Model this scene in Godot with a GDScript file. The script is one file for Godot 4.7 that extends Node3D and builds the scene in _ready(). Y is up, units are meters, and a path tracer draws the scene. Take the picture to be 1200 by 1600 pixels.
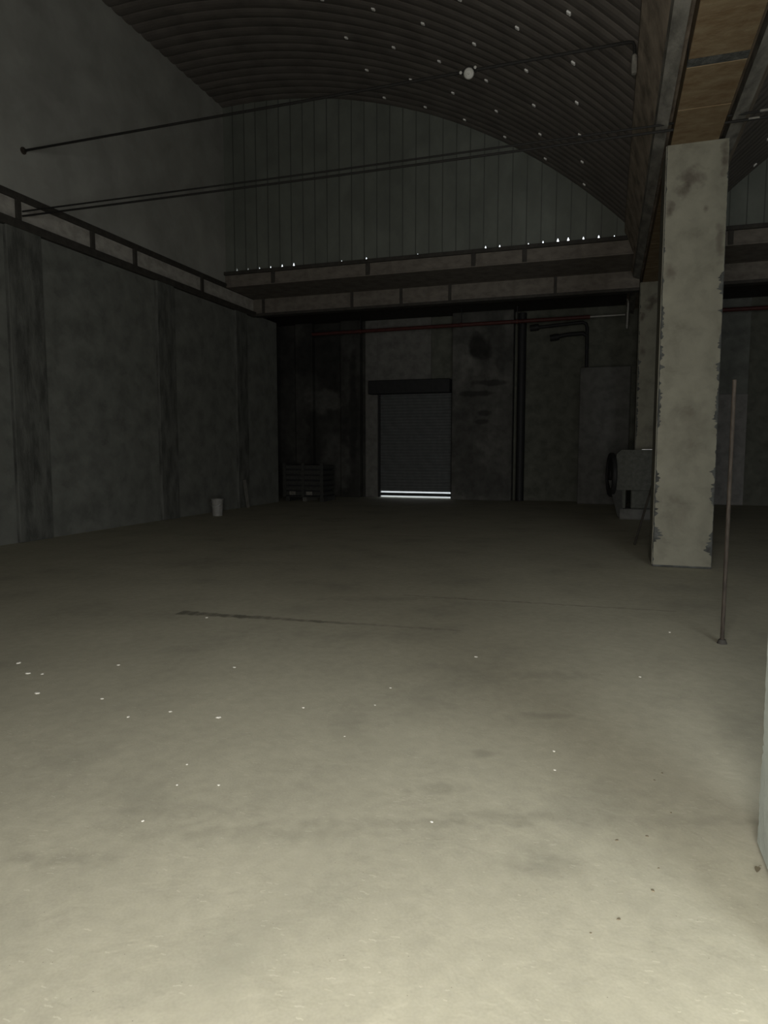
extends Node3D
# Dark industrial hall: a barrel-vaulted shed seen from just inside its open entrance.
# x runs to the right, y up, the hall goes away along -z. The camera stands at the origin, 1.6 m up.

const FRONT := 0.9          # inner face of the entrance wall
const REAR := -22.1         # inner face of the rear wall
const LEFT := -9.65         # inner face of the left wall
const GABLE := -16.25       # gable sheeting above the fascia
const RING := -17.7         # face of the ring beam behind the fascia
const VX := -9.13           # axis of the left vault
const VY := -2.945
const VR := 13.33
const MIRROR := 0.995       # the hall is mirrored about the row of columns
const DOORS := [[-1.05, 0.72, 3.3], [2.0, 4.4, 3.3]]   # the open doorways of the entrance wall: from x, to x, height
const PITCH := 0.305        # roof panel width

var taken := {}
var M := {}

# ---------------------------------------------------------------- mesh building
class MB:
	var v := PackedVector3Array()
	var n := PackedVector3Array()
	var u2 := PackedVector2Array()
	var uv_rect := []           # [origin, u axis, v axis] : a plain planar layout for the second uv layer

	func tri(a: Vector3, b: Vector3, c: Vector3, na: Vector3, nb: Vector3, nc: Vector3) -> void:
		var m := na + nb + nc
		if (b - a).cross(c - a).dot(m) > 0.0:
			v.append_array([a, c, b]); n.append_array([na, nc, nb])
		else:
			v.append_array([a, b, c]); n.append_array([na, nb, nc])

	func quad(a: Vector3, b: Vector3, c: Vector3, d: Vector3, nn: Vector3) -> void:
		tri(a, b, c, nn, nn, nn); tri(a, c, d, nn, nn, nn)

	func flat(a: Vector3, b: Vector3, c: Vector3, d: Vector3) -> void:
		# a quad whose normal is worked out from the winding a-b-c (counter-clockwise seen from outside)
		var nn := (b - a).cross(c - a).normalized()
		quad(a, b, c, d, nn)

	func box(lo: Vector3, hi: Vector3, bev := 0.0) -> void:
		var l := lo.min(hi)
		var h := lo.max(hi)
		bev = minf(bev, 0.45 * minf(h.x - l.x, minf(h.y - l.y, h.z - l.z)))
		if bev <= 0.0:
			quad(Vector3(l.x, l.y, l.z), Vector3(h.x, l.y, l.z), Vector3(h.x, h.y, l.z), Vector3(l.x, h.y, l.z), Vector3(0, 0, -1))
			quad(Vector3(l.x, l.y, h.z), Vector3(h.x, l.y, h.z), Vector3(h.x, h.y, h.z), Vector3(l.x, h.y, h.z), Vector3(0, 0, 1))
			quad(Vector3(l.x, l.y, l.z), Vector3(l.x, h.y, l.z), Vector3(l.x, h.y, h.z), Vector3(l.x, l.y, h.z), Vector3(-1, 0, 0))
			quad(Vector3(h.x, l.y, l.z), Vector3(h.x, h.y, l.z), Vector3(h.x, h.y, h.z), Vector3(h.x, l.y, h.z), Vector3(1, 0, 0))
			quad(Vector3(l.x, l.y, l.z), Vector3(h.x, l.y, l.z), Vector3(h.x, l.y, h.z), Vector3(l.x, l.y, h.z), Vector3(0, -1, 0))
			quad(Vector3(l.x, h.y, l.z), Vector3(h.x, h.y, l.z), Vector3(h.x, h.y, h.z), Vector3(l.x, h.y, h.z), Vector3(0, 1, 0))
			return
		var mid := (l + h) / 2.0
		var half := (h - l) / 2.0
		var ax := [Vector3(1, 0, 0), Vector3(0, 1, 0), Vector3(0, 0, 1)]
		for i in 3:
			var j := (i + 1) % 3
			var k := (i + 2) % 3
			for s in [-1.0, 1.0]:
				var c: Vector3 = mid + ax[i] * s * half[i]
				var pj: Vector3 = ax[j] * (half[j] - bev)
				var pk: Vector3 = ax[k] * (half[k] - bev)
				quad(c - pj - pk, c + pj - pk, c + pj + pk, c - pj + pk, ax[i] * s)
				for t in [-1.0, 1.0]:   # the edge between faces i and j, running along k
					var p: Vector3 = mid + ax[i] * s * half[i] + ax[j] * t * (half[j] - bev)
					var q: Vector3 = mid + ax[i] * s * (half[i] - bev) + ax[j] * t * half[j]
					quad(p - pk, p + pk, q + pk, q - pk, (ax[i] * s + ax[j] * t).normalized())
		for sx in [-1.0, 1.0]:
			for sy in [-1.0, 1.0]:
				for sz in [-1.0, 1.0]:
					var d := Vector3(sx, sy, sz)
					var c := mid + d * half
					var nn := d.normalized()
					tri(c - d * Vector3(0, bev, bev), c - d * Vector3(bev, 0, bev), c - d * Vector3(bev, bev, 0), nn, nn, nn)

	func tube(path: Array, r: float, seg := 12, caps := true) -> void:
		var rings := []
		var side := Vector3.ZERO
		for i in path.size():
			var p: Vector3 = path[i]
			var t: Vector3 = (path[mini(i + 1, path.size() - 1)] - path[maxi(i - 1, 0)]).normalized()
			if side == Vector3.ZERO:
				side = t.cross(Vector3.UP if absf(t.y) < 0.9 else Vector3.RIGHT).normalized()
			side = (side - t * side.dot(t)).normalized()
			var up := t.cross(side)
			var ring := []
			for k in seg:
				var a := TAU * k / seg
				ring.append([p + (side * cos(a) + up * sin(a)) * r, side * cos(a) + up * sin(a)])
			rings.append(ring)
			if caps and (i == 0 or i == path.size() - 1):
				var nn := -t if i == 0 else t
				for k in seg:
					tri(p, ring[k][0], ring[(k + 1) % seg][0], nn, nn, nn)
		for i in rings.size() - 1:
			for k in seg:
				var a = rings[i][k]; var b = rings[i][(k + 1) % seg]
				var c = rings[i + 1][(k + 1) % seg]; var d = rings[i + 1][k]
				tri(a[0], b[0], c[0], a[1], b[1], c[1]); tri(a[0], c[0], d[0], a[1], c[1], d[1])

	func lathe(profile: Array, axis := Vector3.UP, at := Vector3.ZERO, seg := 24) -> void:
		# profile: [radius, height] pairs along the axis
		var s := axis.cross(Vector3.RIGHT if absf(axis.x) < 0.9 else Vector3.UP).normalized()
		var w := axis.cross(s)
		for i in profile.size() - 1:
			var r0: float = profile[i][0]; var h0: float = profile[i][1]
			var r1: float = profile[i + 1][0]; var h1: float = profile[i + 1][1]
			var slope := Vector2(h1 - h0, r0 - r1).normalized()
			for k in seg:
				var a := TAU * k / seg
				var b := TAU * (k + 1) / seg
				var da := s * cos(a) + w * sin(a)
				var db := s * cos(b) + w * sin(b)
				var na := da * slope.x + axis * slope.y
				var nb := db * slope.x + axis * slope.y
				var p := at + da * r0 + axis * h0
				var q := at + db * r0 + axis * h0
				var x := at + db * r1 + axis * h1
				var y := at + da * r1 + axis * h1
				if r0 > 1e-5: tri(p, q, x, na, nb, nb)
				if r1 > 1e-5: tri(p, x, y, na, nb, na)

	func prism(outline: PackedVector2Array, z0: float, z1: float, at := Transform3D.IDENTITY) -> void:
		# an outline in x-y pushed from z0 to z1
		var idx := Geometry2D.triangulate_polygon(outline)
		for zz in [[z0, -1.0], [z1, 1.0]]:
			if (zz[0] == z0) == (z0 > z1): zz[1] = 1.0
			var nn: Vector3 = at.basis * Vector3(0, 0, zz[1])
			for i in range(0, idx.size(), 3):
				var p := []
				for k in 3: p.append(at * Vector3(outline[idx[i + k]].x, outline[idx[i + k]].y, zz[0]))
				tri(p[0], p[1], p[2], nn, nn, nn)
		var turn := 1.0 if not Geometry2D.is_polygon_clockwise(outline) else -1.0
		for i in outline.size():
			var a := outline[i]
			var b := outline[(i + 1) % outline.size()]
			var nn := at.basis * Vector3((b - a).y, -(b - a).x, 0).normalized() * turn
			quad(at * Vector3(a.x, a.y, z0), at * Vector3(b.x, b.y, z0), at * Vector3(b.x, b.y, z1), at * Vector3(a.x, a.y, z1), nn)

	func done() -> ArrayMesh:
		var arr := []
		arr.resize(Mesh.ARRAY_MAX)
		arr[Mesh.ARRAY_VERTEX] = v
		arr[Mesh.ARRAY_NORMAL] = n
		if uv_rect:
			for p in v: u2.append(Vector2((p - uv_rect[0]).dot(uv_rect[1]), (p - uv_rect[0]).dot(uv_rect[2])))
			arr[Mesh.ARRAY_TEX_UV2] = u2
		var m := ArrayMesh.new()
		m.add_surface_from_arrays(Mesh.PRIMITIVE_TRIANGLES, arr)
		return m

func numbered(called: String) -> String:
	if not taken.has(called):
		taken[called] = 0
		return called
	taken[called] += 1
	return "%s_%03d" % [called, taken[called]]

func tag(o: Node3D, label: String, category: String, group := "", kind := "") -> Node3D:
	o.set_meta("label", label)
	o.set_meta("category", category)
	if group: o.set_meta("group", group)
	if kind: o.set_meta("kind", kind)
	return o

func thing(called: String, label: String, category: String, at := Vector3.ZERO, group := "", kind := "") -> Node3D:
	var o := Node3D.new()
	o.name = numbered(called)
	add_child(o)
	o.position = at
	return tag(o, label, category, group, kind)

func part(called: String, mesh, mat: Material, parent: Node3D, at := Vector3.ZERO) -> MeshInstance3D:
	var o := MeshInstance3D.new()
	o.name = called if parent != self else numbered(called)
	o.mesh = mesh.done() if mesh is MB else mesh
	o.material_override = mat
	parent.add_child(o, true)
	o.position = at
	return o

func slab(called: String, lo: Vector3, hi: Vector3, mat: Material, parent: Node3D, bev := 0.0) -> MeshInstance3D:
	var b := MB.new()
	if mat == M.get("sooty"): b.uv_rect = [Vector3(-13.6, 5.9, 0), Vector3(1.0 / 5.75, 0, 0), Vector3(0, -1.0 / 5.9, 0)]
	if mat == M.get("scorched"): b.uv_rect = [Vector3(-4.78, 5.9, 0), Vector3(1.0 / 1.92, 0, 0), Vector3(0, -1.0 / 5.9, 0)]
	b.box(lo, hi, bev)
	return part(called, b, mat, parent)

# ---------------------------------------------------------------- materials
func noise_tex(seed_: int, freq: float, stops: Array, kind := FastNoiseLite.TYPE_SIMPLEX_SMOOTH, size := 512, octaves := 5) -> NoiseTexture2D:
	var nz := FastNoiseLite.new()
	nz.noise_type = kind
	nz.seed = seed_
	nz.frequency = freq
	nz.fractal_type = FastNoiseLite.FRACTAL_FBM
	nz.fractal_octaves = octaves
	nz.fractal_gain = 0.58
	nz.domain_warp_enabled = true
	nz.domain_warp_amplitude = 40.0
	nz.domain_warp_frequency = 0.012
	var g := Gradient.new()
	g.offsets = PackedFloat32Array(stops.map(func(s): return s[0]))
	g.colors = PackedColorArray(stops.map(func(s): return s[1] if s[1] is Color else Color(s[1], s[1], s[1])))
	var t := NoiseTexture2D.new()
	t.width = size
	t.height = size
	t.seamless = true
	t.normalize = true
	t.noise = nz
	t.color_ramp = g
	return t

func mat(c: Color, tex: Texture2D = null, tile := Vector3.ONE, rough := 0.9, relief: Texture2D = null, cm := 0.0) -> StandardMaterial3D:
	var m := StandardMaterial3D.new()
	m.albedo_color = c
	m.roughness = rough
	m.metallic_specular = 0.35
	if tex:
		m.albedo_texture = tex
		m.uv1_triplanar = true
		m.uv1_world_triplanar = true
		m.uv1_triplanar_sharpness = 4.0
		m.uv1_scale = Vector3(1.0 / tile.x, 1.0 / tile.y, 1.0 / tile.z)
	if relief:
		m.heightmap_enabled = true
		m.heightmap_texture = relief
		m.heightmap_scale = cm
	return m

func floor_grain() -> ImageTexture:
	# 2.4 m of dusty screed: grain, pale trowel flecks and a few dark specks
	var size := 1024
	var a := FastNoiseLite.new(); a.seed = 5; a.frequency = 0.02; a.fractal_octaves = 6
	var im: Image = a.get_seamless_image(size, size)
	im.convert(Image.FORMAT_RGB8)
	var fine := FastNoiseLite.new(); fine.seed = 6; fine.frequency = 0.16; fine.fractal_octaves = 3
	var fi: Image = fine.get_seamless_image(size, size)
	var raw := im.get_data()
	var fr := fi.get_data()
	for i in size * size:
		var w := 0.86 + 0.06 * raw[i * 3] / 255.0 + 0.05 * fr[i] / 255.0
		raw[i * 3] = int(255 * w); raw[i * 3 + 1] = int(255 * w * 0.995); raw[i * 3 + 2] = int(255 * w * 0.985)
	im = Image.create_from_data(size, size, false, Image.FORMAT_RGB8, raw)
	var r := RandomNumberGenerator.new(); r.seed = 11
	var patch := FastNoiseLite.new(); patch.seed = 31; patch.frequency = 0.006
	for k in 900:
		var p := Vector2(r.randf() * size, r.randf() * size)
		if patch.get_noise_2d(p.x, p.y) < 0.02: continue
		var d := Vector2.from_angle(r.randf_range(-0.35, 0.25)) * (1.0 if r.randf() < 0.8 else -1.0)
		var long := r.randf_range(3.0, 13.0)
		var gain := r.randf_range(1.03, 1.10)
		for s in int(long * 1.5):
			var q := p + d * (s / 1.5) + Vector2(0, sin(s * 0.5) * 0.5)
			for wy in 2:
				var x := posmod(int(q.x), size)
				var y := posmod(int(q.y) + wy, size)
				var c := im.get_pixel(x, y)
				im.set_pixel(x, y, Color(minf(c.r * gain, 1), minf(c.g * gain, 1), minf(c.b * gain, 1)))
	for k in 120:
		var x := r.randi() % size
		var y := r.randi() % size
		im.set_pixel(x, y, im.get_pixel(x, y) * 0.6)
	return ImageTexture.create_from_image(im)

func floor_stains() -> ImageTexture:
	# 16 m x 24.7 m of floor: damp blotches, drag marks and two dark filled cracks, where they lie
	var w := 1024
	var h := 1580
	var px := 64.0
	var big := FastNoiseLite.new(); big.seed = 21; big.frequency = 0.012; big.fractal_octaves = 5
	var mid := FastNoiseLite.new(); mid.seed = 22; mid.frequency = 0.045; mid.fractal_octaves = 4
	var bi := big.get_image(w, h, false, false, true).get_data()
	var mi := mid.get_image(w, h, false, false, true).get_data()
	var raw := PackedByteArray()
	raw.resize(w * h * 3)
	for i in w * h:
		var k := 0.895 + 0.07 * bi[i] / 255.0 + 0.03 * mi[i] / 255.0
		var damp := clampf((90.0 - bi[i]) / 60.0, 0.0, 1.0) * 0.035
		raw[i * 3] = int(255 * (k - damp)); raw[i * 3 + 1] = int(255 * (k - damp * 0.95)); raw[i * 3 + 2] = int(255 * (k - damp * 0.9) * 0.985)
	var im := Image.create_from_data(w, h, false, Image.FORMAT_RGB8, raw)
	var at := func(x: float, z: float) -> Vector2: return Vector2((x + 11.0) * px, (z + 22.4) * px)
	# blotches: x, z, half sizes, strength
	for b in [[-0.71, -3.05, 0.16, 0.07, 0.10], [-0.38, -2.9, 0.30, 0.06, 0.10], [-0.87, -2.68, 0.55, 0.04, 0.08], [-0.21, -2.58, 0.14, 0.07, 0.10],
			[-2.02, -2.04, 0.22, 0.05, 0.12], [-1.36, -2.44, 0.5, 0.07, 0.08], [-1.75, -2.5, 0.3, 0.08, 0.07], [-0.35, -4.89, 0.35, 0.1, 0.08], [-0.58, -3.49, 0.08, 0.04, 0.12],
			[-0.32, -4.12, 0.2, 0.06, 0.10], [0.35, -3.1, 0.3, 0.05, 0.06], [-2.3, -6.9, 0.8, 0.12, 0.08], [-5.2, -8.4, 1.3, 0.2, 0.08]]:
		var c: Vector2 = at.call(b[0], b[1])
		for y in range(int(c.y - (b[3] + b[2] * 0.4) * px * 2), int(c.y + (b[3] + b[2] * 0.4) * px * 2) + 1):
			for x in range(int(c.x - b[2] * px * 2), int(c.x + b[2] * px * 2) + 1):
				if x < 0 or y < 0 or x >= w or y >= h: continue
				var o := Vector2(x - c.x, y - c.y).rotated(0.31)
				var d := Vector2(o.x / (b[2] * px), o.y / (b[3] * px)).length() + mid.get_noise_2d(x * 3.0, y * 3.0) * 0.9
				var s := clampf((1.2 - d) / 0.9, 0.0, 1.0) * float(b[4]) * 0.7
				if s > 0.0: im.set_pixel(x, y, im.get_pixel(x, y) * (1.0 - s))
	# filled cracks running across the hall: start, end, width at start and end, strength
	for l in [[-3.98, -5.70, -3.2, -5.76, 0.13, 0.09, 0.34], [-3.2, -5.76, -2.15, -5.83, 0.085, 0.05, 0.26], [-2.15, -5.83, -1.2, -5.9, 0.05, 0.03, 0.12],
			[-2.1, -7.17, -0.9, -7.21, 0.02, 0.03, 0.2], [-0.9, -7.21, 0.7, -7.27, 0.03, 0.02, 0.2], [-6.0, -12.1, -2.0, -12.3, 0.03, 0.03, 0.15]]:
		var a: Vector2 = at.call(l[0], l[1])
		var b: Vector2 = at.call(l[2], l[3])
		var steps := int(a.distance_to(b))
		for s in steps:
			var t := float(s) / steps
			var p := a.lerp(b, t) + Vector2(0, mid.get_noise_2d(s * 2.0, 7.0) * 1.6)
			var half := lerpf(l[4], l[5], t) * px * 0.5 * (1.0 + 0.5 * mid.get_noise_2d(s * 4.0, 90.0))
			for y in range(int(p.y - half - 1), int(p.y + half + 2)):
				var k := clampf((half + 0.7 - absf(y - p.y)), 0.0, 1.0) * float(l[6]) * (0.75 + 0.6 * mid.get_noise_2d(s * 3.0, 300.0))
				if k > 0.0 and p.x >= 0 and p.x < w and y >= 0 and y < h:
					im.set_pixel(int(p.x), y, im.get_pixel(int(p.x), y) * (1.0 - k))
	return ImageTexture.create_from_image(im)

func column_stains() -> ImageTexture:
	# one column face, 0.75 m x 5.6 m: brown damp marks near the head, faint marks further down
	var w := 128
	var h := 960
	var nz := FastNoiseLite.new(); nz.seed = 41; nz.frequency = 0.03; nz.fractal_octaves = 5
	var im := Image.create(w, h, false, Image.FORMAT_RGB8)
	im.fill(Color.WHITE)
	for b in [[0.42, 5.12, 0.17, 0.13, 0.27], [0.30, 4.98, 0.10, 0.10, 0.22], [0.66, 4.72, 0.05, 0.05, 0.3], [0.08, 4.75, 0.06, 0.12, 0.3], [0.92, 5.3, 0.06, 0.25, 0.3], [0.90, 4.3, 0.05, 0.3, 0.2], [0.5, 1.9, 0.25, 0.5, 0.06], [0.4, 0.75, 0.2, 0.3, 0.06], [0.12, 3.95, 0.08, 0.12, 0.2]]:
		var c := Vector2(b[0] * w, h - b[1] / 5.6 * h)
		var rx: float = b[2] / 0.75 * w
		var ry: float = b[3] / 5.6 * h
		for y in range(maxi(0, int(c.y - ry * 2)), mini(h, int(c.y + ry * 2))):
			for x in range(maxi(0, int(c.x - rx * 2)), mini(w, int(c.x + rx * 2))):
				var d := Vector2((x - c.x) / rx, (y - c.y) / ry).length() + nz.get_noise_2d(x * 0.9, y * 0.9) * 0.8
				var k := clampf((1.1 - d) / 0.9, 0.0, 1.0) * float(b[4])
				if k > 0.0:
					var p := im.get_pixel(x, y)
					im.set_pixel(x, y, Color(p.r * (1.0 - k * 0.9), p.g * (1.0 - k), p.b * (1.0 - k)))
	return ImageTexture.create_from_image(im)

func soot_map(wide: float, tall: float, ground: float, marks: Array, seed_: int) -> ImageTexture:
	# soot and bare patches on one stretch of wall: x from its left end and height in metres, half sizes, how much light concrete shows
	var px := 40.0
	var w := int(wide * px)
	var h := int(tall * px)
	var nz := FastNoiseLite.new(); nz.seed = seed_; nz.frequency = 0.018; nz.fractal_octaves = 5
	var im := Image.create(w, h, false, Image.FORMAT_RGB8)
	for y in h:
		for x in w:
			var k := ground * (1.0 + 0.35 * nz.get_noise_2d(x, y * 0.6))
			for b in marks:
				var d := Vector2((x / px - b[0]) / b[2], (tall - y / px - b[1]) / b[3]).length() + nz.get_noise_2d(x * 2.0 + 500.0, y * 2.0) * 0.7
				k = lerpf(k, b[4], clampf((1.15 - d) / 0.5, 0.0, 1.0) * 0.85)
			k = clampf(k, 0.0, 1.0)
			im.set_pixel(x, y, Color(k, k, k * 0.99))
	return ImageTexture.create_from_image(im)

func marked(m: StandardMaterial3D, t: Texture2D) -> StandardMaterial3D:
	m.detail_enabled = true
	m.detail_blend_mode = BaseMaterial3D.BLEND_MODE_MUL
	m.detail_uv_layer = BaseMaterial3D.DETAIL_UV_2
	m.detail_albedo = t
	return m

func make_materials() -> void:
	var mottle := noise_tex(1, 0.012, [[0.0, 0.76], [0.45, 0.89], [1.0, 1.0]])
	var blotch := noise_tex(2, 0.010, [[0.0, 0.60], [0.35, 0.78], [0.6, 0.89], [1.0, 1.0]], FastNoiseLite.TYPE_SIMPLEX_SMOOTH, 512, 6)
	var wood := noise_tex(4, 0.014, [[0.0, Color(0.78, 0.68, 0.56)], [0.5, Color(0.90, 0.84, 0.74)], [1.0, Color(1.0, 0.97, 0.88)]])
	var soft := noise_tex(7, 0.008, [[0.0, 0.84], [1.0, 1.0]])
	var grit := noise_tex(8, 0.05, [[0.0, 0.0], [1.0, 1.0]])
	var plaster := noise_tex(9, 0.009, [[0.0, Color(0.82, 0.81, 0.79)], [0.3, Color(0.90, 0.895, 0.88)], [0.6, Color(0.95, 0.945, 0.93)], [1.0, Color(1, 1, 0.98)]])
	# floor
	var fl := mat(Color(0.777, 0.761, 0.691), floor_grain(), Vector3(2.4, 2.4, 2.4), 0.85, grit, 0.08)
	fl.detail_enabled = true
	fl.detail_blend_mode = BaseMaterial3D.BLEND_MODE_MUL
	fl.detail_uv_layer = BaseMaterial3D.DETAIL_UV_2
	fl.detail_albedo = floor_stains()
	M.floor = fl
	M.plaster = mat(Color(0.485, 0.477, 0.431), plaster, Vector3(2.3, 2.3, 2.3), 0.9, grit, 0.2)
	marked(M.plaster, column_stains())
	M.whitewash = mat(Color(0.708, 0.735, 0.715), plaster, Vector3(2.3, 2.3, 2.3), 0.9, grit, 0.2)
	M.bare = mat(Color(0.349, 0.353, 0.339), blotch, Vector3(0.9, 0.9, 0.9), 0.95, grit, 0.5)
	M.upper_wall = mat(Color(0.610, 0.610, 0.584), soft, Vector3(6, 6, 6), 0.85)
	M.infill = mat(Color(0.455, 0.461, 0.437), mottle, Vector3(3.5, 3.5, 3.5), 0.9, grit, 0.2)
	M.pilaster = mat(Color(0.410, 0.414, 0.393), blotch, Vector3(1.6, 5.0, 1.6), 0.95, grit, 0.5)
	M.beam = mat(Color(0.452, 0.426, 0.393), mottle, Vector3(2.2, 1.4, 2.2), 0.92, grit, 0.3)
	M.band = mat(Color(0.665, 0.650, 0.618), mottle, Vector3(2.2, 1.4, 2.2), 0.92, grit, 0.2)
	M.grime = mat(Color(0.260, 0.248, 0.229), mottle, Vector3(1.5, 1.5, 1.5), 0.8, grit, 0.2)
	M.stained = mat(Color(0.665, 0.614, 0.547), blotch, Vector3(1.7, 1.7, 3.0), 0.92, grit, 0.3)
	M.lip = mat(Color(0.517, 0.506, 0.473), blotch, Vector3(1.2, 1.2, 3.0), 0.92, grit, 0.3)
	M.formwork = mat(Color(0.490, 0.452, 0.393), wood, Vector3(3.2, 2.0, 1.6), 0.9, grit, 0.2)
	M.roof = mat(Color(0.413, 0.392, 0.370), mottle, Vector3(5, 5, 5), 0.5)
	M.sheet = mat(Color(0.424, 0.437, 0.407), soft, Vector3(4, 6, 4), 0.7)
	M.seam = mat(Color(0.332, 0.341, 0.319), soft, Vector3(4, 4, 4), 0.7)
	M.clip = mat(Color(0.906, 0.901, 0.881), null, Vector3.ONE, 0.6)
	M.sooty = marked(mat(Color(0.449, 0.443, 0.424), mottle, Vector3(2.4, 2.4, 2.4), 0.95, grit, 0.3),
		soot_map(5.75, 5.9, 0.56, [[4.3, 3.35, 0.75, 0.42, 0.82], [4.75, 1.2, 0.7, 1.0, 0.74], [3.3, 1.9, 0.5, 0.8, 0.64], [3.9, 4.7, 1.1, 0.6, 0.48], [5.4, 2.6, 0.14, 2.2, 0.45]], 51))
	M.scorched = marked(mat(Color(0.449, 0.443, 0.424), mottle, Vector3(2.4, 2.4, 2.4), 0.95, grit, 0.3),
		soot_map(1.92, 5.9, 0.78, [[0.45, 2.0, 0.55, 1.3, 0.68], [0.9, 0.5, 1.0, 0.6, 0.68], [0.86, 4.83, 0.34, 0.5, 0.42], [1.2, 3.7, 0.55, 0.09, 0.5], [0.8, 3.38, 0.6, 0.08, 0.5], [1.05, 2.77, 0.26, 0.1, 0.5], [0.95, 2.5, 0.34, 0.08, 0.52], [1.5, 4.3, 0.15, 0.3, 0.62]], 53))
	M.dark_wall = mat(Color(0.385, 0.388, 0.352), mottle, Vector3(2.6, 2.6, 2.6), 0.95, grit, 0.3)
	M.grey_wall = mat(Color(0.449, 0.443, 0.424), mottle, Vector3(2.4, 2.4, 2.4), 0.95, grit, 0.3)
	M.shutter = mat(Color(0.362, 0.368, 0.366), soft, Vector3(1.2, 1.2, 1.2), 0.5)
	M.black = mat(Color(0.160, 0.160, 0.160), soft, Vector3(1, 1, 1), 0.6)
	M.pipe = mat(Color(0.152, 0.147, 0.138), mottle, Vector3(0.6, 0.6, 0.6), 0.8)
	M.red_pipe = mat(Color(0.323, 0.176, 0.160), mottle, Vector3(0.8, 0.8, 0.8), 0.55)
	M.pale = mat(Color(0.680, 0.676, 0.650), soft, Vector3(0.6, 0.6, 0.6), 0.6)
	M.rust = mat(Color(0.267, 0.237, 0.206), blotch, Vector3(0.3, 0.9, 0.3), 0.75)
	M.pail = mat(Color(0.584, 0.579, 0.561), soft, Vector3(0.5, 0.5, 0.5), 0.5)
	M.steel = mat(Color(0.767, 0.767, 0.755), null, Vector3.ONE, 0.45)
	M.steel.metallic = 0.9
	M.crate = mat(Color(0.235, 0.235, 0.221), mottle, Vector3(0.7, 0.7, 0.7), 0.7)
	M.timber = mat(Color(0.396, 0.389, 0.366), mottle, Vector3(0.3, 1.2, 0.3), 0.85)
	M.machine = mat(Color(0.335, 0.339, 0.313), mottle, Vector3(0.8, 0.8, 0.8), 0.7)
	M.block = mat(Color(0.403, 0.400, 0.386), mottle, Vector3(2.4, 2.4, 2.4), 0.9)
	M.panel = mat(Color(0.537, 0.527, 0.512), mottle, Vector3(2.4, 2.4, 2.4), 0.9)
	M.chip = mat(Color(0.865, 0.854, 0.809), null, Vector3.ONE, 0.9)
	M.dirt = mat(Color(0.437, 0.403, 0.332), null, Vector3.ONE, 0.9)
	M.ground = mat(Color(0.701, 0.694, 0.673), mottle, Vector3(5, 5, 5), 0.9)

# ---------------------------------------------------------------- the place
func vault_y(x: float, r := VR) -> float:
	return VY + sqrt(maxf(r * r - (x - VX) * (x - VX), 0.0))

func build_floor() -> void:
	var b := MB.new()
	b.uv_rect = [Vector3(-11, 0, -22.4), Vector3(1.0 / 16.0, 0, 0), Vector3(0, 0, 1.0 / 24.6875)]
	b.box(Vector3(-13.6, -0.25, REAR - 0.3), Vector3(11.94, 0, FRONT + 0.3))
	tag(part("floor", b, M.floor, self), "dusty beige concrete floor with dark cracks and scuffs", "floor", "", "structure")
	var g := MB.new()
	g.box(Vector3(-80, -0.45, -90), Vector3(80, -0.26, 70))
	g.box(Vector3(-12, -0.27, REAR - 12), Vector3(4, -0.02, REAR - 0.3))
	tag(part("ground", g, M.ground, self), "pale concrete yard outside the hall", "ground", "", "structure")

func build_left() -> void:
	var w := thing("wall_left", "long plastered side wall with dark concrete pilasters and a beam halfway up", "wall", Vector3.ZERO, "", "structure")
	slab("infill", Vector3(LEFT - 0.3, 0, -19.1), Vector3(LEFT, 5.42, FRONT), M.infill, w)
	slab("upper_wall", Vector3(LEFT - 0.3, 5.9, -18.1), Vector3(LEFT, 11.0, FRONT), M.upper_wall, w)
	for z in [[-9.95, -9.2], [-13.85, -13.2], [-17.2, -16.6], [-5.9, -5.2], [-2.0, -1.3]]:
		var p := MB.new()
		p.box(Vector3(LEFT - 0.02, 0, z[0]), Vector3(LEFT + 0.07, 5.40, z[1]), 0.012)
		part("pilaster", p, M.pilaster, w)
	var beam := slab("ring_beam", Vector3(LEFT - 0.3, 5.42, -18.1), Vector3(LEFT, 5.9, FRONT), M.band, w)
	for y in [[5.82, 5.935, 0.05], [5.33, 5.475, 0.09]]:
		slab("edge_angle", Vector3(LEFT - 0.01, y[0], -17.7), Vector3(LEFT + y[2], y[1], FRONT), M.grime, beam, 0.008)
	for z in [-9.52, -11.29, -12.55, -15.08, -6.9, -4.2]:
		slab("strap", Vector3(LEFT - 0.01, 5.46, z - 0.05), Vector3(LEFT + 0.045, 5.85, z + 0.05), M.grime, beam, 0.006)

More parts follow.
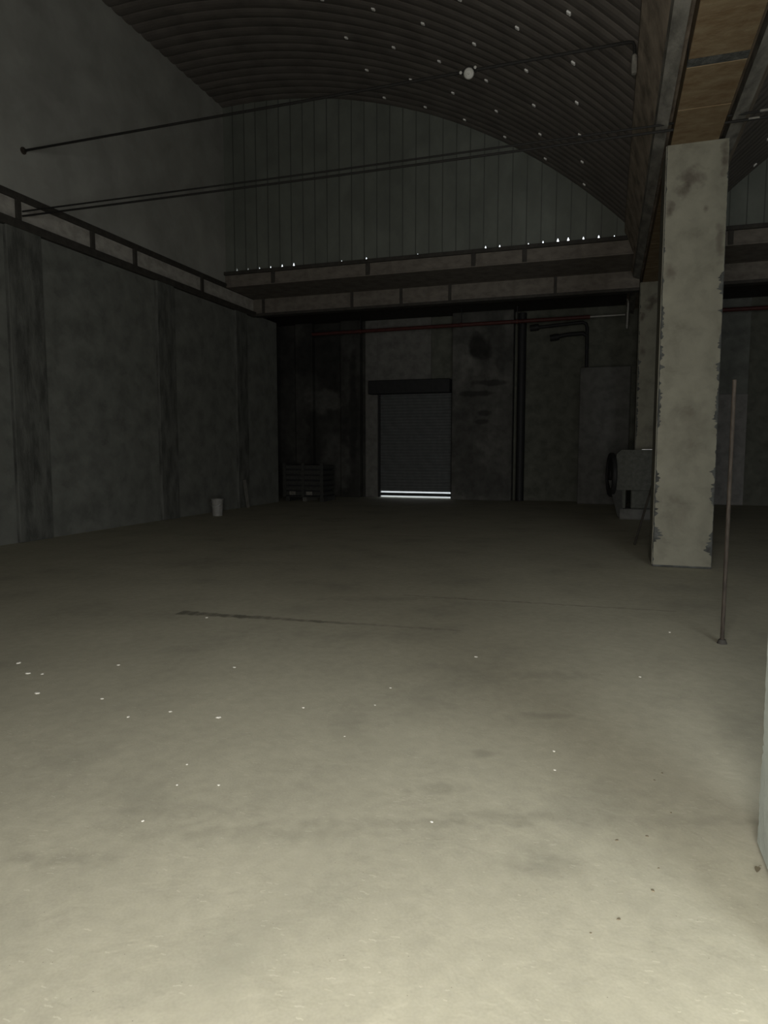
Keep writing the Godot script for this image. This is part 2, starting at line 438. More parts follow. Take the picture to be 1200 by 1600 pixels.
func gable_sheets(parent: Node3D, mirrored: bool) -> void:
	# vertical sheets 0.325 m wide with a folded seam at each joint; small gaps at the foot let daylight in
	var open := [-9.35, -9.05, -8.71, -8.38, -8.04, -7.72, -6.41, -5.77, -4.47, -2.86, -2.54, -1.89, -1.57, -1.25, -0.93, -0.62, -0.29, 0.03]
	var wide := [0.07, 0.055, 0.06, 0.05, 0.065, 0.075, 0.03, 0.05, 0.025, 0.055, 0.05, 0.035, 0.05, 0.075, 0.075, 0.06, 0.06, 0.03]
	var x0 := LEFT - 0.05
	var i := 0
	while x0 < 0.24:
		var x1 := minf(x0 + 0.325, 0.30)
		var pts := PackedVector2Array()
		pts.append(Vector2(x0, 6.2))
		for k in open.size():                    # the notch that falls on this sheet
			if not mirrored and clampf(open[k], x0 + 0.05, x1 - 0.05) != open[k] and open[k] >= x0 and open[k] < x1: open[k] = clampf(open[k], x0 + 0.05, x1 - 0.05)
			if not mirrored and open[k] > x0 + 0.04 and open[k] < x1 - 0.04:
				var hw: float = wide[k] * 0.38
				pts.append(Vector2(open[k] - hw, 6.2))
				pts.append(Vector2(open[k] - hw * 0.9, 6.25))
				pts.append(Vector2(open[k] - hw * 0.2, 6.25 + wide[k] * 0.9))
				pts.append(Vector2(open[k] + hw * 0.2, 6.25 + wide[k] * 0.9))
				pts.append(Vector2(open[k] + hw * 0.9, 6.25))
				pts.append(Vector2(open[k] + hw, 6.2))
		pts.append(Vector2(x1, 6.2))
		for k in 5:
			var x := lerpf(x1, x0, k / 4.0)
			pts.append(Vector2(x, vault_y(x) + 0.015))
		var b := MB.new()
		if mirrored:
			for k in pts.size(): pts[k].x = 2 * MIRROR - pts[k].x
		b.prism(pts, GABLE - 0.02, GABLE)
		var s := 1.0 if not mirrored else -1.0
		var xs := x0 if not mirrored else 2 * MIRROR - x0
		var sheet := part("sheet", b, M.sheet, parent)
		slab("seam", Vector3(xs - 0.009 * s, 6.2, GABLE - 0.005), Vector3(xs + 0.009 * s, vault_y(x0) - 0.02, GABLE + 0.014), M.seam, sheet)
		x0 = x1
		i += 1

func build_gable() -> void:
	var w := thing("wall_gable", "grey sheeted gable wall under the vault with daylight pinholes along its foot", "wall", Vector3.ZERO, "", "structure")
	gable_sheets(w, false)
	gable_sheets(w, true)
	for side in 2:
		var xa := LEFT if side == 0 else 1.38
		var xb := 0.60 if side == 0 else 2 * MIRROR - LEFT
		var fascia := slab("fascia_beam", Vector3(xa, 5.86, RING - 0.4), Vector3(xb, 6.2, -16.2), M.beam, w)
		slab("edge_angle", Vector3(xa, 6.13, -16.21), Vector3(xb, 6.215, -16.13), M.grime, fascia, 0.006)
		slab("soffit_board", Vector3(xa, 5.825, RING - 0.02), Vector3(xb, 5.865, -16.17), M.beam, fascia, 0.006)
		for x in ([-8.25, -5.69, -3.09, -1.92] if side == 0 else [2.3, 3.1, 5.2]):
			slab("strap", Vector3(x - 0.05, 5.84, -16.21), Vector3(x + 0.05, 6.16, -16.16), M.grime, fascia, 0.006)
		var ring := slab("ring_beam", Vector3(xa, 5.40, RING - 0.4), Vector3(xb, 5.86, RING), M.beam, w)
		slab("edge_angle", Vector3(xa, 5.36, RING - 0.2), Vector3(xb, 5.43, RING + 0.05), M.grime, ring, 0.006)
		for x in ([-9.33, -6.67, -5.29, -3.98, -1.34] if side == 0 else [2.2, 4.6]):
			slab("strap", Vector3(x - 0.035, 5.42, RING - 0.01), Vector3(x + 0.035, 5.86, RING + 0.04), M.grime, ring, 0.006)

func build_rear() -> void:
	var w := thing("wall_back", "dark sooty rear wall with patched panels and pilasters around a shutter", "wall", Vector3.ZERO, "", "structure")
	slab("wall_panel", Vector3(-13.6, 0, REAR - 0.3), Vector3(-7.85, 5.9, REAR), M.sooty, w)
	slab("wall_panel", Vector3(-7.85, 0, REAR - 0.3), Vector3(-7.42, 5.9, REAR + 0.03), M.grey_wall, w, 0.01)
	slab("lintel_panel", Vector3(-7.42, 3.86, REAR - 0.3), Vector3(-5.57, 5.9, REAR + 0.03), M.grey_wall, w, 0.01)
	slab("lintel_panel", Vector3(-5.57, 3.86, REAR - 0.3), Vector3(-4.83, 5.9, REAR), M.dark_wall, w, 0.01)
	slab("wall_panel", Vector3(-4.83, 0, REAR - 0.3), Vector3(-2.5, 5.9, REAR), M.dark_wall, w)
	slab("wall_panel", Vector3(-2.5, 0, REAR - 0.3), Vector3(2.7, 5.9, REAR), M.dark_wall, w)
	slab("wall_panel", Vector3(2.7, 0, REAR - 0.3), Vector3(3.76, 3.2, REAR + 0.05), M.panel, w, 0.01)
	slab("wall_panel", Vector3(2.7, 3.2, REAR - 0.3), Vector3(3.76, 5.9, REAR + 0.02), M.infill, w, 0.01)
	slab("wall_panel", Vector3(3.76, 0, REAR - 0.3), Vector3(11.94, 5.9, REAR), M.dark_wall, w)
	slab("pilaster", Vector3(-10.35, 0, REAR), Vector3(-9.7, 5.9, REAR + 0.25), M.sooty, w, 0.02)
	slab("pilaster", Vector3(-8.65, 0, REAR), Vector3(-7.95, 5.9, REAR + 0.3), M.sooty, w, 0.02)
	slab("pilaster", Vector3(-4.78, 0, REAR), Vector3(-2.86, 5.9, REAR + 0.45), M.scorched, w, 0.02)
	slab("wall_stub", Vector3(-0.84, 0, REAR), Vector3(0.56, 4.0, -21.1), M.block, w, 0.02)
	slab("return_wall", Vector3(-13.9, 0, REAR - 0.3), Vector3(-13.6, 5.9, -19.1), M.sooty, w)
	slab("return_wall", Vector3(-13.9, 0, -19.1), Vector3(LEFT - 0.3, 5.9, -18.8), M.sooty, w)
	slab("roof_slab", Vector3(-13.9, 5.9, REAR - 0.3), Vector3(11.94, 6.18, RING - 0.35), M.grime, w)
	# the roller shutter
	var d := thing("door_1", "grey roller shutter with daylight showing under its bottom rail", "shutter door", Vector3.ZERO, "", "structure")
	var hood := slab("hood", Vector3(-7.62, 3.44, REAR + 0.035), Vector3(-4.86, 3.88, REAR + 0.42), M.black, d, 0.02)
	hood.set_meta("label", "black shutter box")
	var y := 0.205
	while y < 3.8:
		var s := MB.new()
		var pr := PackedVector2Array([Vector2(0, 0), Vector2(0.012, 0.012), Vector2(0.022, 0.05), Vector2(0.012, 0.09), Vector2(0, 0.1), Vector2(-0.008, 0.1), Vector2(-0.008, 0)])
		s.prism(pr, -2.56 / 2, 2.56 / 2, Transform3D(Basis(Vector3(0, 0, 1), Vector3(0, 1, 0), Vector3(-1, 0, 0)), Vector3(-6.125, y, REAR - 0.1)))
		part("slat", s, M.shutter, d)
		y += 0.1
	slab("bottom_rail", Vector3(-7.4, 0.055, REAR - 0.13), Vector3(-4.85, 0.155, REAR - 0.08), M.black, d, 0.008)
	for x in [-7.42, -4.9]:
		slab("guide_rail", Vector3(x, 0, REAR - 0.16), Vector3(x + 0.07, 3.6, REAR - 0.03), M.black, d, 0.006)

func build_front_right() -> void:
	var w := thing("wall_front", "plastered entrance wall with a tall open doorway", "wall", Vector3.ZERO, "", "structure")
	var at := LEFT - 0.3
	for d in DOORS:
		slab("wall_panel", Vector3(at, 0, FRONT), Vector3(d[0], 11.2, FRONT + 0.3), M.infill, w)
		slab("lintel", Vector3(d[0], d[2], FRONT), Vector3(d[1], 11.2, FRONT + 0.3), M.infill, w)
		at = d[1]
	slab("wall_panel", Vector3(at, 0, FRONT), Vector3(11.94, 11.2, FRONT + 0.3), M.infill, w)
	var r := thing("wall_right", "plastered side wall of the neighbouring bay", "wall", Vector3.ZERO, "", "structure")
	var rx := 2 * MIRROR - LEFT
	slab("wall_panel", Vector3(rx, 0, REAR - 0.3), Vector3(rx + 0.3, 11.2, FRONT + 0.3), M.infill, r)

func build_vault() -> void:
	var c := thing("ceiling", "dark barrel vault of ribbed metal roof panels with pale clips", "ceiling", Vector3.ZERO, "", "structure")
	# one panel: a pan with half of a hanging seam on either side, bent along the arc
	var prof := [[0.0, 0.0], [0.022, 0.016], [0.075, 0.033], [0.15, 0.040], [0.225, 0.034], [0.275, 0.020], [PITCH, 0.0]]
	var segs := 26
	var meshes := []
	for mirrored in 2:
		var b := MB.new()
		for i in segs:
			var a0 := deg_to_rad(lerpf(-4.0, 45.2, float(i) / segs))
			var a1 := deg_to_rad(lerpf(-4.0, 45.2, float(i + 1) / segs))
			for k in prof.size() - 1:
				var q := []
				var nn := []
				var sl := Vector2(prof[k + 1][0] - prof[k][0], prof[k + 1][1] - prof[k][1]).normalized()
				for aa in [a0, a1]:
					for kk in [k, k + 1]:
						var r: float = VR - prof[kk][1]
						var p := Vector3(VX + r * sin(aa), VY + r * cos(aa), -prof[kk][0])
						var down := Vector3(-sin(aa), -cos(aa), 0)
						var m := (down * sl.x + Vector3(0, 0, 1) * sl.y).normalized()
						if mirrored: p.x = 2 * MIRROR - p.x; m.x = -m.x
						q.append(p); nn.append(m)
				b.tri(q[0], q[1], q[3], nn[0], nn[1], nn[3])
				b.tri(q[0], q[3], q[2], nn[0], nn[3], nn[2])
		meshes.append(b.done())
	var count := int(ceil((FRONT + 0.2 - GABLE + 0.1) / PITCH))
	for s in 2:
		for i in count:
			part("roof_panel", meshes[s], M.roof, c, Vector3(0, 0, GABLE - 0.1 + (i + 1) * PITCH))
	var clip := MB.new()
	clip.box(Vector3(-0.032, -0.012, -0.032), Vector3(0.032, 0.012, 0.032), 0.004)
	var clip_mesh := clip.done()
	for s in 2:
		for a in [39.7, 35.2, 30.65, 26.2, 21.9, 17.4]:
			for k in range(-3, 6):
				var an := deg_to_rad(a)
				var o := part("clip_plate", clip_mesh, M.clip, c)
				var p := Vector3(VX + (VR - 0.05) * sin(an), VY + (VR - 0.05) * cos(an), -9.76 - 1.22 * k)
				if s == 1: p.x = 2 * MIRROR - p.x
				o.position = p
				o.rotation.z = -an if s == 0 else an

func build_beam() -> void:
	var b := thing("valley_beam", "long stained concrete beam with board-marked soffit carried by the columns", "beam", Vector3.ZERO, "", "structure")
	# the two wings, each a sloped haunch and a flat lip; a dark groove runs between lip and soffit
	for k in 2:
		var wing := PackedVector2Array([Vector2(0.21, 6.9), Vector2(0.21, 6.32), Vector2(0.26, 6.22), Vector2(0.44, 5.74), Vector2(0.44, 6.9)])
		var lip := PackedVector2Array([Vector2(0.44, 6.5), Vector2(0.44, 5.74), Vector2(0.46, 5.67), Vector2(0.60, 5.62), Vector2(0.60, 6.5)])
		if k == 1:
			for i in wing.size(): wing[i].x = 1.33 + (0.60 - wing[i].x) * 0.45 / 0.39
			for i in lip.size(): lip[i].x = 1.33 + (0.60 - lip[i].x) * 0.45 / 0.39
		var wm := MB.new(); wm.prism(wing, REAR, FRONT)
		part("wing", wm, M.stained, b)
		var lm := MB.new(); lm.prism(lip, REAR, FRONT)
		part("lip", lm, M.lip, b)
	slab("core", Vector3(0.60, 5.78, REAR), Vector3(1.33, 6.9, FRONT), M.stained, b)
	# board-marked soffit panels: joints where the photograph shows them, then a regular length
	var joints := [FRONT - 0.1, -1.0, -2.9, -4.6, -6.3, -8.03, -9.05, -10.9, -12.7, -14.5, -16.3, -18.2]
	for i in joints.size() - 1:
		var wide := 0.008
		if i == 5: slab("joint_strip", Vector3(0.665, 5.556, joints[i] - 0.085), Vector3(1.235, 5.79, joints[i] + 0.085), M.bare, b)
		slab("soffit_panel", Vector3(0.665, 5.55, joints[i + 1] + (0.085 if i == 4 else wide)), Vector3(1.235, 5.79, joints[i] - (0.085 if i == 5 else wide)), M.formwork, b, 0.004)

func column(z: float, label: String, wear: int, coat: Material, hx := 0.372) -> void:
	# a square concrete column whose plaster coat has broken away along the corners
	var o := thing("concrete_column", label, "column", Vector3(MIRROR - 0.372 + hx, 0, z), "columns under the valley beam", "structure")
	var h := 0.372
	slab("shaft", Vector3(-hx, 0, -h), Vector3(hx, 5.56, h), M.bare, o, 0.012)
	var nz := FastNoiseLite.new(); nz.seed = wear; nz.frequency = 1.0; nz.fractal_octaves = 4
	var rng := RandomNumberGenerator.new(); rng.seed = wear
	for face in [[Vector3(0, 0, 1), Vector3(1, 0, 0)], [Vector3(-1, 0, 0), Vector3(0, 0, 1)]]:
		var out: Vector3 = face[0]
		var side: Vector3 = face[1]
		var reach := hx if out.x != 0.0 else h      # how far this face stands out
		var half := h if out.x != 0.0 else hx       # half its width
		var chips := [[], []]
		var worn := 1.0 if coat != M.whitewash else 0.3
		for s in 2:
			for k in 24:
				chips[s].append([rng.randf_range(0.1, 3.7), rng.randf_range(0.015, 0.06), rng.randf_range(0.015, 0.075)])
			for k in 6:
				chips[s].append([rng.randf_range(3.6, 5.4), rng.randf_range(0.01, 0.05), rng.randf_range(0.01, 0.03)])
			chips[s].append([0.28 if s == 1 else 0.45, 0.10, 0.10])
			chips[s].append([0.95 if s == 1 else 1.25, 0.09, 0.06])
			chips[s].append([2.2, 0.22, 0.045])
			chips[s].append([3.75 if s == 1 else 3.4, 0.14, 0.075 if s == 1 else 0.04])
		var b := MB.new()
		b.uv_rect = [-side * half, side / (half * 2.0), Vector3(0, -1.0 / 5.6, 0)]
		var rows := 360
		var edge := []
		for r in rows + 1:
			var y := 5.55 * r / rows
			var e := []
			for s in 2:
				var cut := 0.006 + 0.008 * absf(nz.get_noise_2d(y * 9.0, 40.0 * s))
				for c in chips[s]:
					var t: float = absf(y - c[0]) / c[1]
					if t < 1.0: cut = maxf(cut, worn * c[2] * (0.55 + 0.45 * (1.0 - t * t)) * (0.8 + 0.9 * nz.get_noise_2d(y * 26.0, 100.0 * s)))
				e.append(clampf(cut, 0.004, 0.16))
			edge.append(e)
		for r in rows:
			var y0 := 5.55 * r / rows
			var y1 := 5.55 * (r + 1) / rows
			if y0 < 0.02: continue
			var base := out * reach
			var lo := out * (reach + 0.009)
			var p := []
			for q in [[r, y0], [r + 1, y1]]:
				p.append([-half + minf(edge[q[0]][0], half * 0.8), half - minf(edge[q[0]][1], half * 0.8), Vector3.UP * q[1]])
			var A: Vector3 = side * p[0][0] + p[0][2]; var B: Vector3 = side * p[0][1] + p[0][2]
			var D: Vector3 = side * p[1][0] + p[1][2]; var Cc: Vector3 = side * p[1][1] + p[1][2]
			b.quad(lo + A, lo + B, lo + Cc, lo + D, out)
			b.quad(lo + A, lo + D, base + D, base + A, -side)
			b.quad(lo + B, lo + Cc, base + Cc, base + B, side)
		part("plaster_coat", b, coat, o)

func build_columns() -> void:
	column(-2.592, "whitewashed slender pier with a chipped foot beside the dried leaf", 3, M.whitewash, 0.11)
	column(-10.392, "free-standing plastered column with broken corners in front of the machine", 17, M.plaster)
	column(-18.08, "far column standing under the ring beam behind the machine", 29, M.plaster)

func build_pipes() -> void:
	# conduit across the vault with its round fitting
	var t := thing("conduit", "thin dark conduit crossing the vault with a bend at the beam", "pipe")
	var p := MB.new()
	p.tube([Vector3(LEFT + 0.02, 6.69, -9.7), Vector3(-4.6, 6.57, -9.43), Vector3(0.10, 6.475, -9.18), Vector3(0.15, 6.46, -9.175), Vector3(0.168, 6.42, -9.175), Vector3(0.17, 6.3, -9.175)], 0.019)
	part("tube", p, M.pipe, t)
	var fl := MB.new()
	fl.lathe([[0, 0.05], [0.03, 0.05], [0.035, 0.02], [0.06, 0.016], [0.06, 0.0]], Vector3(1, 0, 0), Vector3(LEFT + 0.003, 6.69, -9.7))
	part("wall_flange", fl, M.rust, t)
	var cp := MB.new()
	cp.lathe([[0.0, 0.0], [0.028, 0.0], [0.032, 0.03], [0.032, 0.2], [0.022, 0.22], [0.0, 0.22]], Vector3.UP, Vector3(0.17, 6.1, -9.175))
	part("coupling", cp, M.lip, t)
	var f := thing("round_fitting", "pale round fitting clamped to the conduit below the vault", "fitting", Vector3(-1.845, 6.44, -9.2))
	var tilt := Vector3(0.16, -0.38, 1).normalized()
	var d := MB.new()
	d.lathe([[0.0, 0.05], [0.012, 0.05], [0.014, 0.036], [0.035, 0.036], [0.038, 0.042], [0.056, 0.036], [0.066, 0.02], [0.066, 0.0], [0.05, -0.035], [0.0, -0.035]], tilt)
	part("disc", d, M.pale, f)
	var hk := MB.new()
	hk.lathe([[0.0, 0.0], [0.016, 0.004], [0.018, 0.03], [0.0, 0.034]], tilt, Vector3(0.082, 0.06, 0))
	part("lug", hk, M.pale, f)
	var hk2 := MB.new()
	hk2.lathe([[0.0, 0.0], [0.016, 0.004], [0.018, 0.03], [0.0, 0.034]], tilt, Vector3(-0.105, 0.025, 0))
	part("lug", hk2, M.pale, f)
	var clampb := MB.new()
	var arc := []
	for k in 9:
		var a := PI * k / 8
		arc.append(Vector3(cos(a) * 0.085, 0.02 + sin(a) * 0.085, -0.04))
	clampb.tube(arc, 0.012, 8)
	part("clamp", clampb, M.pipe, f)
	# twin rods a metre lower
	for k in 2:
		var rp := MB.new()
		var y := 5.655 if k == 0 else 5.578
		rp.tube([Vector3(LEFT + 0.03, y, -9.6), Vector3(-4.0, y - 0.02, -9.6), Vector3(3.4, y, -9.6)], 0.013 if k == 0 else 0.016)
		var rod := thing("tie_rod", ["upper", "lower"][k] + " of two thin dark rods crossing from wall to beam", "rod", Vector3.ZERO, "twin rods across the hall")
		part("rod", rp, M.pipe, rod)
		var cpl := MB.new()
		cpl.tube([Vector3(1.62 - 0.12 * k, y, -9.6), Vector3(1.74 - 0.12 * k, y, -9.6)], 0.018, 10)
		part("coupling", cpl, M.lip, rod)
	# red pipe under the ring beam
	var red := thing("red_pipe", "dull red sprinkler pipe running along the rear wall below the beam", "pipe")
	var rb := MB.new()
	rb.tube([Vector3(-9.4, 5.40, -21.2), Vector3(-0.6, 5.454, -21.2)], 0.055, 14)
	part("tube", rb, M.red_pipe, red)
	for x in [-7.7, -4.4, -2.7]:
		var cl := MB.new()
		cl.lathe([[0.056, -0.04], [0.07, -0.035], [0.07, 0.035], [0.056, 0.04]], Vector3(1, 0, 0), Vector3(x, 5.4 + (x + 9.4) * 0.0061, -21.2))
		part("coupling", cl, M.red_pipe, red)
		slab("hanger", Vector3(x - 0.012, 5.45, -21.212), Vector3(x + 0.012, 5.9, -21.188), M.black, red)
	var red2 := MB.new()
	red2.tube([Vector3(1.5, 5.43, -21.2), Vector3(11.4, 5.43, -21.2)], 0.055, 14)
	tag(part("red_pipe", red2, M.red_pipe, self), "dull red pipe behind the columns in the neighbouring bay", "pipe")
	# polished sleeve and pale drop at its end
	var sl := MB.new()
	sl.tube([Vector3(-0.62, 5.454, -21.2), Vector3(0.36, 5.46, -21.2)], 0.022, 12)
	part("sleeve", sl, M.pale, red).set_meta("label", "pale thin sleeve")
	var dr := thing("drop_pipe", "pale vertical pipe stub with a valve knob under the ring beam", "pipe", Vector3(0.41, 0, -20.9))
	var db := MB.new()
	db.tube([Vector3(0, 5.02, 0), Vector3(0.02, 5.84, 0)], 0.028, 10)
	part("tube", db, M.pale, dr)
	var kn := MB.new()
	kn.lathe([[0.0, -0.09], [0.05, -0.08], [0.075, 0.0], [0.05, 0.08], [0.0, 0.09]], Vector3(0.6, -0.6, 0.5).normalized(), Vector3(0.06, 5.78, 0.03))
	part("knob", kn, M.pale, dr)
	# black drain pipes above the wall stub
	var dk := thing("drain_pipe", "black drain pipe with two elbows standing on the pale wall stub", "pipe")
	var a1 := MB.new()
	a1.tube([Vector3(-0.68, 4.0, -21.6), Vector3(-0.69, 5.22, -21.6), Vector3(-0.72, 5.33, -21.6), Vector3(-0.82, 5.38, -21.6), Vector3(-2.2, 5.3, -21.6)], 0.05)
	part("riser", a1, M.black, dk)
	var a2 := MB.new()
	a2.tube([Vector3(-0.69, 4.98, -21.6), Vector3(-0.8, 5.06, -21.6), Vector3(-1.3, 5.04, -21.6), Vector3(-1.6, 4.98, -21.6)], 0.06)
	part("branch", a2, M.black, dk)
	for q in [Vector3(-1.6, 4.98, -21.6), Vector3(-2.2, 5.3, -21.6)]:
		var fb := MB.new()
		fb.lathe([[0.0, -0.16], [0.09, -0.16], [0.1, 0.0], [0.09, 0.1], [0.0, 0.1]], Vector3(1, 0.1, 0).normalized(), q)
		part("socket", fb, M.black, dk)
	var dn := MB.new()
	dn.tube([Vector3(-2.62, 0, -21.85), Vector3(-2.62, 5.8, -21.85)], 0.13, 16)
	tag(part("downpipe", dn, M.black, self), "thick black downpipe beside the scorched pilaster", "pipe")

func build_things() -> void:
	# pail by the left wall
	var pl := thing("pail", "white plastic pail standing near the left wall", "bucket", Vector3(-9.0, 0, -14.54))
	var b := MB.new()
	b.lathe([[0.0, 0.0], [0.112, 0.0], [0.118, 0.012], [0.142, 0.39], [0.152, 0.392], [0.152, 0.415], [0.142, 0.415], [0.136, 0.40], [0.112, 0.02], [0.0, 0.02]])
	part("body", b, M.pail, pl)
	var rim := MB.new()
	rim.lathe([[0.142, 0.335], [0.15, 0.338], [0.15, 0.348], [0.142, 0.351]])
	part("rim_band", rim, M.pail, pl)
	var hd := MB.new()
	var arc := []
	for k in 13:
		var a := PI * k / 12
		arc.append(Vector3(cos(a) * 0.155, 0.36 - sin(a) * 0.13, 0.03 + sin(a) * 0.125))
	hd.tube(arc, 0.004, 6)
	part("handle", hd, M.steel, pl)
	# board leaning on the last pilaster
	var bd := MB.new()
	bd.box(Vector3(-0.05, 0, -0.011), Vector3(0.05, 0.78, 0.011), 0.003)
	var bo := part("board", bd, M.timber, self, Vector3(-9.46, 0.005, -16.86))
	bo.rotation = Vector3(0, 0.95, 0.13)
	tag(bo, "short pale board leaning on a pilaster of the left wall", "board")
	# crate in the far corner
	var cr := thing("slatted_crate", "large dark slatted crate on a pallet in the far corner", "crate", Vector3(-9.0, 0, -19.95))
	var cw := 0.68
	for x in [-0.6, -0.02, 0.56]:
		slab("pallet_block", Vector3(x, 0, -0.45), Vector3(x + 0.14, 0.13, 0.47), M.timber if x > -0.3 and x < 0.3 else M.crate, cr, 0.006)
	slab("pallet_deck", Vector3(-cw, 0.13, -0.5), Vector3(cw, 0.16, 0.5), M.crate, cr, 0.005)
	slab("liner", Vector3(-cw + 0.06, 0.16, -0.44), Vector3(cw - 0.06, 1.12, 0.42), M.black, cr, 0.02)
	for k in 6:
		slab("slat", Vector3(-cw, 0.19 + k * 0.165, 0.43), Vector3(cw, 0.30 + k * 0.165, 0.46), M.crate, cr, 0.005)
		slab("slat", Vector3(cw - 0.03, 0.19 + k * 0.165, -0.45), Vector3(cw, 0.30 + k * 0.165, 0.43), M.crate, cr, 0.005)
	for x in [-cw, -0.05, cw - 0.1]:
		slab("post", Vector3(x, 0.16, 0.46), Vector3(x + 0.1, 1.2, 0.49), M.crate, cr, 0.005)
	for x in [-0.45, 0.12]:
		slab("paper_tag", Vector3(x, 0.20, 0.492), Vector3(x + 0.2, 0.31, 0.497), M.lip, cr)
	# machine behind the column
	var mc := thing("machine", "grey boxy machine with a dark side wheel on a pale block, by the far column", "machine", Vector3(0.75, 0, -17.05))
	var body := MB.new()
	body.prism(PackedVector2Array([Vector2(-0.52, 0.68), Vector2(0.6, 0.68), Vector2(0.6, 1.6), Vector2(-0.46, 1.6), Vector2(-0.56, 1.5), Vector2(-0.57, 0.76)]), -0.35, 0.35)
	part("housing", body, M.machine, mc)
	slab("pedestal", Vector3(-0.22, 0.25, -0.28), Vector3(0.55, 0.68, 0.28), M.machine, mc, 0.02)
	slab("leg", Vector3(-0.42, 0.25, -0.2), Vector3(-0.33, 0.68, 0.26), M.machine, mc, 0.01)
	slab("base_block", Vector3(-0.46, 0, -0.4), Vector3(0.6, 0.25, 0.38), M.block, mc, 0.015)
	var wheel := MB.new()
	wheel.lathe([[0.0, 0.05], [0.1, 0.05], [0.12, 0.02], [0.4, 0.02], [0.42, 0.05], [0.5, 0.05], [0.52, 0.03], [0.52, -0.03], [0.5, -0.05], [0.0, -0.05]], Vector3(-1, 0, 0.16).normalized(), Vector3(-0.66, 1.02, 0.08), 32)
	part("wheel", wheel, M.black, mc)
	var guard := MB.new()
	guard.prism(PackedVector2Array([Vector2(-0.5, 0.06), Vector2(-0.38, 0.06), Vector2(-0.42, 0.66), Vector2(-0.62, 0.9), Vector2(-0.72, 0.9)]), 0.28, 0.34)
	part("guard", guard, M.crate, mc)
	slab("top_bar", Vector3(-0.02, 1.6, 0.27), Vector3(0.26, 1.618, 0.34), M.steel, mc, 0.006)
	# bar leaning on the back of the middle column
	var bar := MB.new()
	bar.tube([Vector3(0.47, 0.012, -12.2), Vector3(0.86, 2.0, -10.80)], 0.02, 8)
	tag(part("steel_bar", bar, M.grime, self), "dark steel bar leaning on the back of the middle column", "bar")
	# upright rusty pipe
	var ps := thing("standing_pipe", "slender rusty pipe standing upright alone on the floor", "pipe", Vector3(0.945, 0, -6.16))
	var pb := MB.new()
	pb.tube([Vector3(0, 0.012, 0), Vector3(0.004, 2.16, 0)], 0.016, 12)
	part("shaft", pb, M.rust, ps)
	var ft := MB.new()
	ft.lathe([[0.0, 0.035], [0.026, 0.035], [0.036, 0.012], [0.04, 0.0], [0.0, 0.0]])
	part("foot", ft, M.grime, ps)

func chip_mesh(r: RandomNumberGenerator) -> ArrayMesh:
	# an irregular flat flake: a seven-sided outline, domed
	var b := MB.new()
	var ring := []
	for k in 7:
		var a := TAU * k / 7 + r.randf_range(-0.25, 0.25)
		ring.append(Vector3(cos(a) * r.randf_range(0.35, 0.55), 0, sin(a) * r.randf_range(0.22, 0.42)))
	var top := Vector3(r.randf_range(-0.1, 0.1), 0.22, r.randf_range(-0.08, 0.08))
	for k in 7:
		var p: Vector3 = ring[k]
		var q: Vector3 = ring[(k + 1) % 7]
		var p1 := p * 0.75 + Vector3.UP * 0.15
		var q1 := q * 0.75 + Vector3.UP * 0.15
		var o := (p + q).normalized()
		b.quad(p, q, q1, p1, (o + Vector3.UP * 0.6).normalized())
		b.tri(p1, q1, top, Vector3.UP, Vector3.UP, Vector3.UP)
	return b.done()

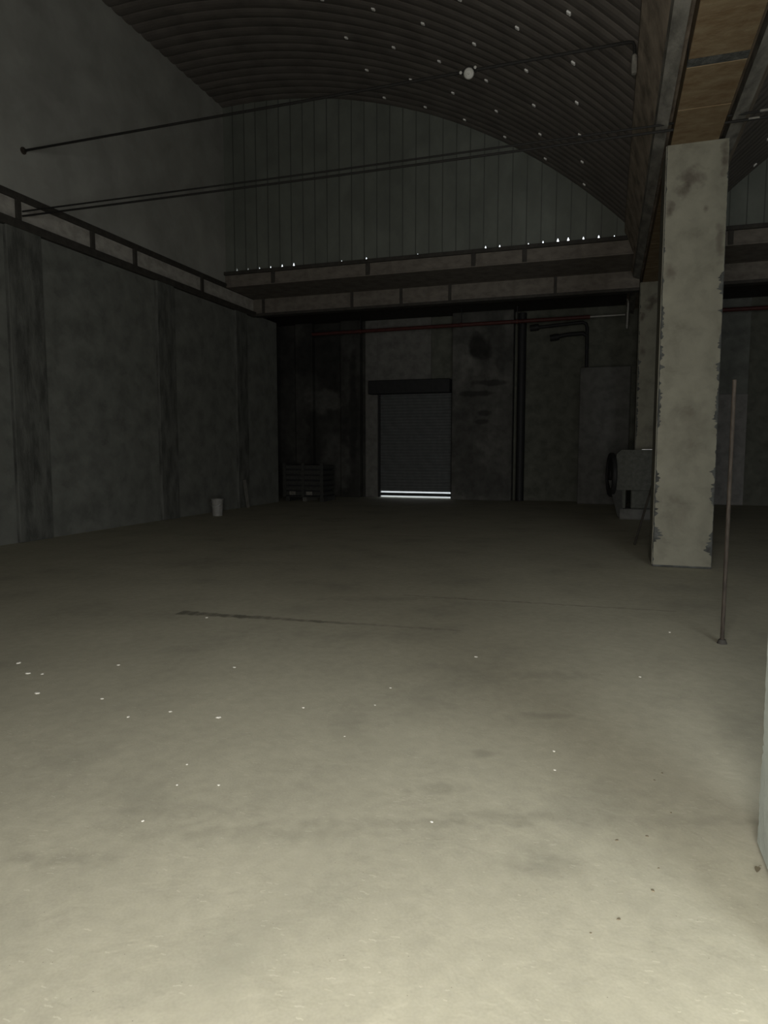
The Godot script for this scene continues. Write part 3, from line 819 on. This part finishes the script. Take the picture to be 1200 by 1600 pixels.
func build_debris() -> void:
	var r := RandomNumberGenerator.new(); r.seed = 77
	var shapes := []
	for k in 5: shapes.append(chip_mesh(r))
	var pale := [[-4.18, -3.94, 0.05], [-3.54, -3.47, 0.044], [-3.81, -3.79, 0.037], [-3.92, -3.77, 0.05], [-3.06, -3.52, 0.032], [-2.7, -3.32, 0.026], [-2.51, -3.47, 0.026], [-3.43, -4.13, 0.037], [-2.18, -3.48, 0.037], [-2.58, -4.35, 0.03], [-3.61, -5.6, 0.039], [-1.76, -3.78, 0.025], [-0.93, -5.16, 0.036], [-1.35, -4.29, 0.022], [-1.35, -3.96, 0.017], [-1.36, -3.46, 0.015], [0.26, -5.05, 0.025], [-1.92, -2.69, 0.017], [-1.73, -2.75, 0.02], [-1.87, -2.37, 0.019], [-2.0, -2.89, 0.018], [-0.68, -2.75, 0.018], [-0.21, -3.41, 0.018], [-0.23, -3.63, 0.022], [0.56, -6.4, 0.03]]
	for i in pale.size():
		var p: Array = pale[i]
		var o := part("plaster_chip", shapes[r.randi() % 5], M.chip, self, Vector3(p[0], 0, p[1]))
		o.scale = Vector3(p[2], p[2] * 0.7, p[2])
		o.rotation.y = r.randf() * TAU
		var which := "small pale plaster chip lying alone on the open dusty floor"
		if i < 4: which = "pale plaster chip in the tight cluster of four on the floor"
		if i == 10: which = "pale plaster chip just in front of the dark floor crack"
		if i == 24: which = "pale plaster chip between the standing pipe and the middle column"
		tag(o, which, "chip", "pale chips scattered on the floor")
	var dark := [[0.2, -2.92, 0.016], [0.08, -2.85, 0.018], [0.23, -2.7, 0.012], [0.08, -2.35, 0.019], [-0.01, -2.25, 0.011], [0.6, -2.05, 0.015], [0.31, -3.15, 0.013], [0.3, -3.54, 0.015], [0.26, -3.45, 0.014], [0.2, -2.55, 0.02]]
	for p in dark:
		var o := part("dirt_crumb", shapes[r.randi() % 5], M.dirt, self, Vector3(p[0], 0, p[1]))
		o.scale = Vector3(p[2], p[2] * 0.8, p[2])
		o.rotation.y = r.randf() * TAU
		tag(o, "tiny dark crumb of dirt on the pale floor", "crumb", "dark crumbs on the floor")
	# dried leaf by the foot of the near column: a curled blade and its stalk
	var lf := thing("dried_leaf", "curled brown dried leaf by the foot of the near column", "leaf", Vector3(0.588, 0.004, -2.80))
	lf.rotation.y = 1.25
	var b := MB.new()
	var n := 8
	for i in n:
		for s in [-1.0, 1.0]:
			var q := []
			for k in [i, i + 1]:
				var t := float(k) / n
				var wd: float = 0.010 * sin(PI * pow(t, 0.8)) * s
				q.append(Vector3(t * 0.042 - 0.021, 0.004 * sin(PI * t), 0))
				q.append(Vector3(t * 0.042 - 0.021, 0.004 * sin(PI * t) + 0.006 * sin(PI * t), wd))
			b.tri(q[0], q[2], q[3], Vector3.UP, Vector3.UP, Vector3.UP)
			b.tri(q[0], q[3], q[1], Vector3.UP, Vector3.UP, Vector3.UP)
	part("blade", b, M.dirt, lf)
	var st := MB.new()
	st.tube([Vector3(0.02, 0.001, 0), Vector3(0.03, 0.003, 0.003), Vector3(0.036, 0.0, 0.008)], 0.0009, 5)
	part("stalk", st, M.dirt, lf)

func _ready() -> void:
	# camera: 24 mm-class phone lens, turned 18 degrees left of the hall's axis and tipped a little down
	var cam := Camera3D.new()
	cam.name = "camera"
	cam.fov = rad_to_deg(2.0 * atan(800.0 / 1070.0))
	cam.position = Vector3(0, 1.6, 0)
	cam.rotation = Vector3(-atan(97.0 / 1070.0), atan(350.0 / sqrt(1070.0 * 1070.0 + 97.0 * 97.0)), 0)
	cam.current = true
	add_child(cam)
	# overcast sky
	var sky := ProceduralSkyMaterial.new()
	sky.sky_top_color = Color(0.86, 0.90, 0.94)
	sky.sky_horizon_color = Color(0.95, 0.96, 0.95)
	sky.ground_horizon_color = Color(0.6, 0.6, 0.58)
	sky.ground_bottom_color = Color(0.5, 0.5, 0.48)
	var env := Environment.new()
	env.background_mode = Environment.BG_SKY
	env.sky = Sky.new()
	env.sky.sky_material = sky
	env.background_energy_multiplier = 3.0
	env.tonemap_mode = Environment.TONE_MAPPER_LINEAR
	env.tonemap_exposure = 1.0
	env.sdfgi_enabled = true
	env.ssao_enabled = true
	env.ssil_enabled = true
	var we := WorldEnvironment.new()
	we.name = "environment"
	we.environment = env
	add_child(we)
	# daylight of the open entrance behind the camera: a soft source the size of the doorway
	for k in DOORS.size():
		var d: Array = DOORS[k]
		var day := AreaLight3D.new()
		day.name = ["entrance_daylight", "side_entrance_daylight"][k]
		day.area_size = Vector2(d[1] - d[0] - 0.1, d[2] - 0.1)
		day.area_normalize_energy = false
		day.light_energy = [6.2, 3.2][k]
		day.light_color = [Color(1.0, 0.985, 0.955), Color(0.97, 0.99, 0.99)][k]
		day.area_range = 60.0
		day.area_attenuation = 2.0
		day.shadow_enabled = true
		day.position = Vector3((d[0] + d[1]) / 2, d[2] / 2, FRONT + 0.02)
		add_child(day)
	make_materials()
	build_floor()
	build_left()
	build_gable()
	build_rear()
	build_front_right()
	build_vault()
	build_beam()
	build_columns()
	build_pipes()
	build_things()
	build_debris()
